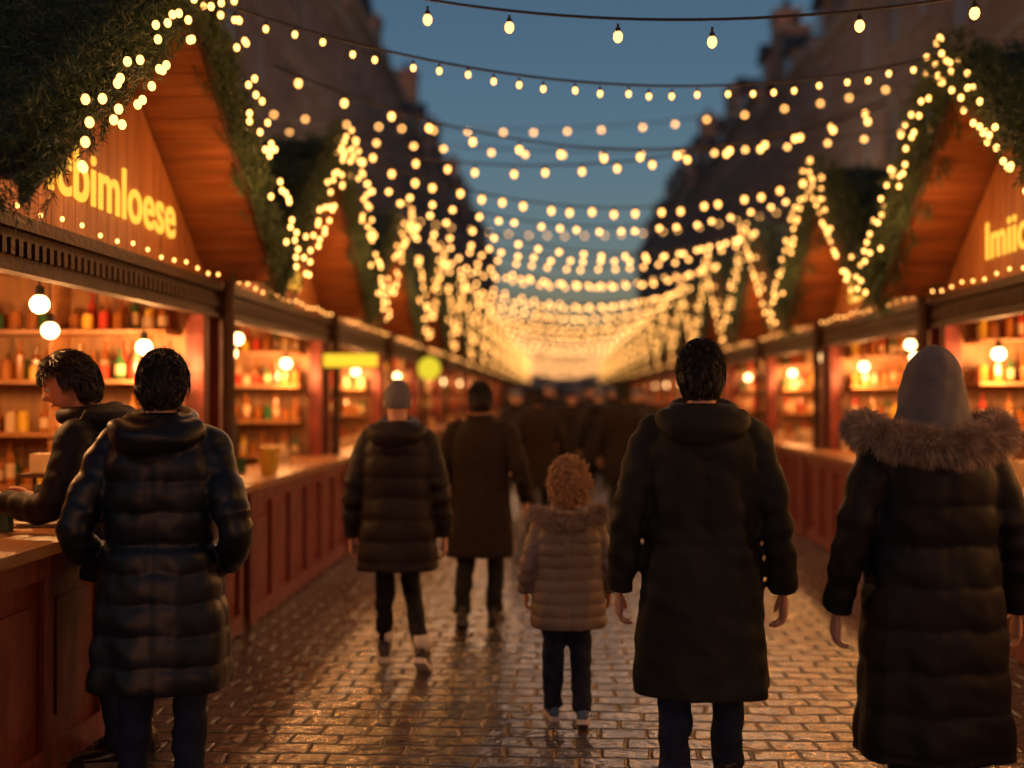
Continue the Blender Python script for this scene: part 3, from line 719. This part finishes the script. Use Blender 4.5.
    if fur:
        pts,rad,ln,N=fur; pts=[Vector(LF(p)) for p in spline(pts,10)]
        tb=MB(); tb.tube(pts,[rad*(.6+.4*math.sin(math.pi*i/(len(pts)-1))**.4) for i in range(len(pts))],14,wr=.012)
        obj('fur_base',mesh_of(tb,'fur_base',True),M['fur'],E)
        PA=np.array([p[:] for p in pts]); ii=rng.random(N)*(len(PA)-1.001); i0=ii.astype(int); fr=(ii-i0)[:,None]
        base=PA[i0]*(1-fr)+PA[i0+1]*fr; tg=nrm(PA[i0+1]-PA[i0])
        d=rng.normal(size=(N,3)); d=nrm(d-tg*np.sum(d*tg,1,keepdims=True))
        cl=np.array([noise.noise(Vector(b_*25)) for b_ in base])[:,None]
        R0=base+d*rad*.8; L=ln*(.7+.6*rng.random((N,1))+.5*cl)
        v=nrm(d+rng.normal(size=(N,3))*.35+tg*cl*1.2)
        R1=R0+v*L*.5; R2=R1+nrm(v+np.array([0,0,-.5]))*L*.5
        obj('fur_trim',ribbons('fur_trim',R0,R1,R2,.0015),M['fur'],E)
    return E
def clone(src,name,loc,rot,sc):
    E=empty(name,loc,(0,0,rot),sc)
    for c in list(src.children):
        o=D.objects.new(c.name.split('.')[0],c.data); coll.objects.link(o); o.parent=E; o.location=c.location; o.rotation_mode=c.rotation_mode
        o.rotation_euler=c.rotation_euler; o.rotation_quaternion=c.rotation_quaternion; o.scale=c.scale
        for md in c.modifiers:
            if md.type=='SOLIDIFY': n=o.modifiers.new('s','SOLIDIFY'); n.thickness=md.thickness
    return E
stand=[((0,0,0),(.10,.02,.50),(.11,-.02,.082),0),((0,0,0),(.10,.02,.50),(.11,-.02,.082),0)]
def coatr(hem,w=1.0,hemw=.27,waist=.225):
    return [(hem,hemw*w,.185*w,0),(hem+.02,(hemw+.005)*w,.19*w,0),((hem+1.05)/2,(hemw*.6+waist*.4)*w,.178*w,0),(1.05,waist*w,.155*w,0),(1.22,.228*w,.165*w,-.005),(1.34,.218*w,.155*w,-.01),(1.40,.19*w,.132*w,-.012),(1.44,.145,.108,-.012),(1.475,.098,.088,-.01),(1.52,.082,.08,-.008)]
FP=1100.
def at(px,d): return ((px-560)/FP*d,d,0.004)
pock=[(.190,0,1.370),(.300,-.09,1.07),(.225,.10,.93)]
person('woman',at(157,4.2),R(4),1.76,coatr(.47,1.0,.262,.215),.115,.012,M['blackcoat'],(pock,pock),stand,M['jeans'],(M['shoe'],M['shoe']),hair='bob',hands=(0,0),belt=1.02,fold=.006,wr=.007)
Am=[(.195,0,1.375),(.275,-.04,1.10),(.318,.03,.79)]
Wm=[((0,0,0),(.10,.06,.50),(.10,.02,.082),0),((0,0,0),(.105,-.02,.49),(.11,-.14,.10),R(-12))]
person('man',at(700,4.45),R(-3),1.80,coatr(.40,1.0,.258,.220),None,.0,M['olive'],(Am,Am),Wm,M['jeans'],(M['shoe'],M['shoe']),hair='short',wr=.009,belt=.98,fold=.014,hs=1.04)
Aw=[(.195,0,1.370),(.30,-.02,1.08),(.340,.05,.79)]
person('woman',at(925,4.15),R(3),1.75,coatr(.27,1.0,.280,.235),.15,.012,M['navyblk'],(Aw,Aw),stand,M['blacktr'],(M['shoe'],M['shoe']),hair='none',hood='up',fold=.006,
   fur=([(.17,.13,1.44),(.255,.03,1.475),(.20,-.10,1.44),(.10,-.165,1.42),(0,-.185,1.41),(-.10,-.165,1.42),(-.20,-.10,1.44),(-.255,.03,1.475),(-.17,.13,1.44)],.042,.055,22000))
Ac=[(.190,0,1.36),(.285,-.03,1.10),(.30,.05,.92)]
Wc=[((0,0,0),(.09,.06,.50),(.09,-.10,.10),R(-14)),((0,0,0),(.10,.06,.50),(.10,.10,.082),0)]
child=person('child',at(568,5.39),R(5),1.21,coatr(.68,1.06,.25,.235),.085,.014,M['taupe'],(Ac,Ac),Wc,M['jeans'],(M['sneaker'],M['white']),hair='curly',hairm='hairbl',hood='down',hs=1.30,hands=(1,1),
   fur=([(.16,.08,1.44),(.225,0,1.47),(.19,-.10,1.46),(.10,-.165,1.44),(0,-.18,1.435),(-.10,-.165,1.44),(-.19,-.10,1.46),(-.225,0,1.47),(-.16,.08,1.44)],.038,.050,16000),legr=(.105,.080,.066))
W2=[((0,0,0),(.07,.12,.50),(.17,-.16,.12),R(-28)),((0,0,0),(.09,.10,.50),(.10,.16,.085),0)]
wb=person('woman',at(397,6.45),R(2),1.67,coatr(.60,.93,.27,.235),.13,.012,M['plum'],([(.185,0,1.375),(.265,-.03,1.10),(.29,.03,.80)],)*2,W2,M['blacktr'],(M['shoe'],M['white']),hair='beanie',cuff=True,legr=(.09,.062,.044),armr=(.072,.06,.05),vox=.011)
mb_=person('man',at(480,7.65),R(-4),1.68,coatr(.50,.97,.255,.22),None,0,M['browncoat'],([(.20,0,1.385),(.30,-.05,1.12),(.33,.08,.90)],Am),Wm,M['blacktr'],(M['shoe'],M['shoe']),hair='short',hood='collar',vox=.011,fold=.009)
Ab=([(.195,0,1.375),(.24,.16,1.18),(.17,.40,1.235)],[(.195,0,1.375),(.25,.14,1.16),(.12,.38,1.235)])
person('boy',(-1.91,4.78,.004),R(90),1.80,coatr(.78,.90,.225,.21),.12,.010,M['navyblk'],Ab,stand,M['jeans'],(M['shoe'],M['shoe']),hair='bob',hood='down',lean=R(18),head=(R(14),R(16)),hs=1.10)
src=[wb,mb_,child]
crowd=[(538,13.2,1,1.0),(622,14.5,1,1.03),(598,16.5,0,1),(572,18,1,1.0),(636,17.5,0,1.02),(516,15.5,0,.98),(548,19,0,1.02),(590,21,1,1.03),(612,22,0,1),(560,24,1,1),(528,22,1,1.05),(640,21,1,1),(570,27,0,1),(540,28,1,1),(600,28,1,1),(585,34,0,1),(530,35,1,1),(560,38,1,1),(615,36,0,1),(548,45,1,1),(580,48,0,1),(596,44,1,1),(512,26,0,1),(650,25,0,1),(525,31,1,1),(625,30,1,1),(555,32,0,1),(608,42,1,1),(570,52,1,1),(536,50,0,1),(600,55,0,1)]
for px,d,k,sc in crowd:
    x,y_,z=at(px,d); rot=random.choice([0,0,0,math.pi])+random.uniform(-.25,.25)
    clone(src[k],'pedestrian',(x,y_,z),rot,(1.68/1.75)*sc*random.uniform(.97,1.05))
clone(mb_,'vendor',(-3.1,9.9,.06),R(-100),.96); clone(mb_,'vendor',(4.0,10.4,.06),R(100),.96); clone(wb,'vendor',(-3.2,13.9,.06),R(-90),.96); clone(wb,'vendor',(3.9,14.6,.06),R(90),.96)

# ---------------------------------------------------------------- counter objects left
E=empty('newspaper',(-2.32,5.0,1.002)); a=MB()
for i in range(5): 
    dx=random.uniform(-.02,.02); a.box(-.16+dx,.13+dx,-.12+dx,.12+dx,i*.004,i*.004+.003)
obj('sheets',a,M['paper'],E)
E=empty('wine_glass',(-2.33,5.35,1.0)); a=MB(); a.lathe([(.033,0),(.033,.004),(.005,.01),(.004,.08),(.02,.095),(.036,.13),(.033,.18)],(0,0,0),20); obj('glass',mesh_of(a,'g',True),M['clear'],E)
E=empty('display_rack',(-2.50,5.55,1.0)); a=MB(); a.box(-.25,.18,-.1,.1,.18,.20); a.box(-.25,-.235,-.1,-.085,0,.18); a.box(.165,.18,-.1,-.085,0,.18); a.box(-.25,-.235,.085,.1,0,.18); a.box(.165,.18,.085,.1,0,.18); obj('rack',a,M['darkwood'],E)
a=MB(); a.box(-.2,-.05,-.06,.05,.20,.30); a.box(0,.12,-.06,.06,.20,.27); obj('gift_boxes',a,M['cream'],E,bevel=.004)
for x,y_ in ((-2.2,8.2),(-2.25,8.5)):
    E=empty('paper_cup',(x,y_,1.0)); a=MB(); a.lathe([(.05,0),(.065,.2),(.07,.205)],(0,0,0),16); obj('cup',mesh_of(a,'c'),M['yellow'],E)

# ---------------------------------------------------------------- camera
cam=D.cameras.new('camera'); co=D.objects.new('camera',cam); coll.objects.link(co)
cam.sensor_width=36; cam.lens=FP/1024*36; cam.clip_end=2000; cam.clip_start=.05
co.location=(0,0,1.6); co.rotation_euler=(R(90.573),0,R(2.5))
cam.dof.use_dof=True; cam.dof.focus_distance=4.5; cam.dof.aperture_fstop=.76; cam.dof.aperture_blades=0
C.scene.camera=co
C.scene.view_settings.view_transform='Standard'; C.scene.view_settings.look='None'; C.scene.view_settings.exposure=0
print('objects',len(D.objects))
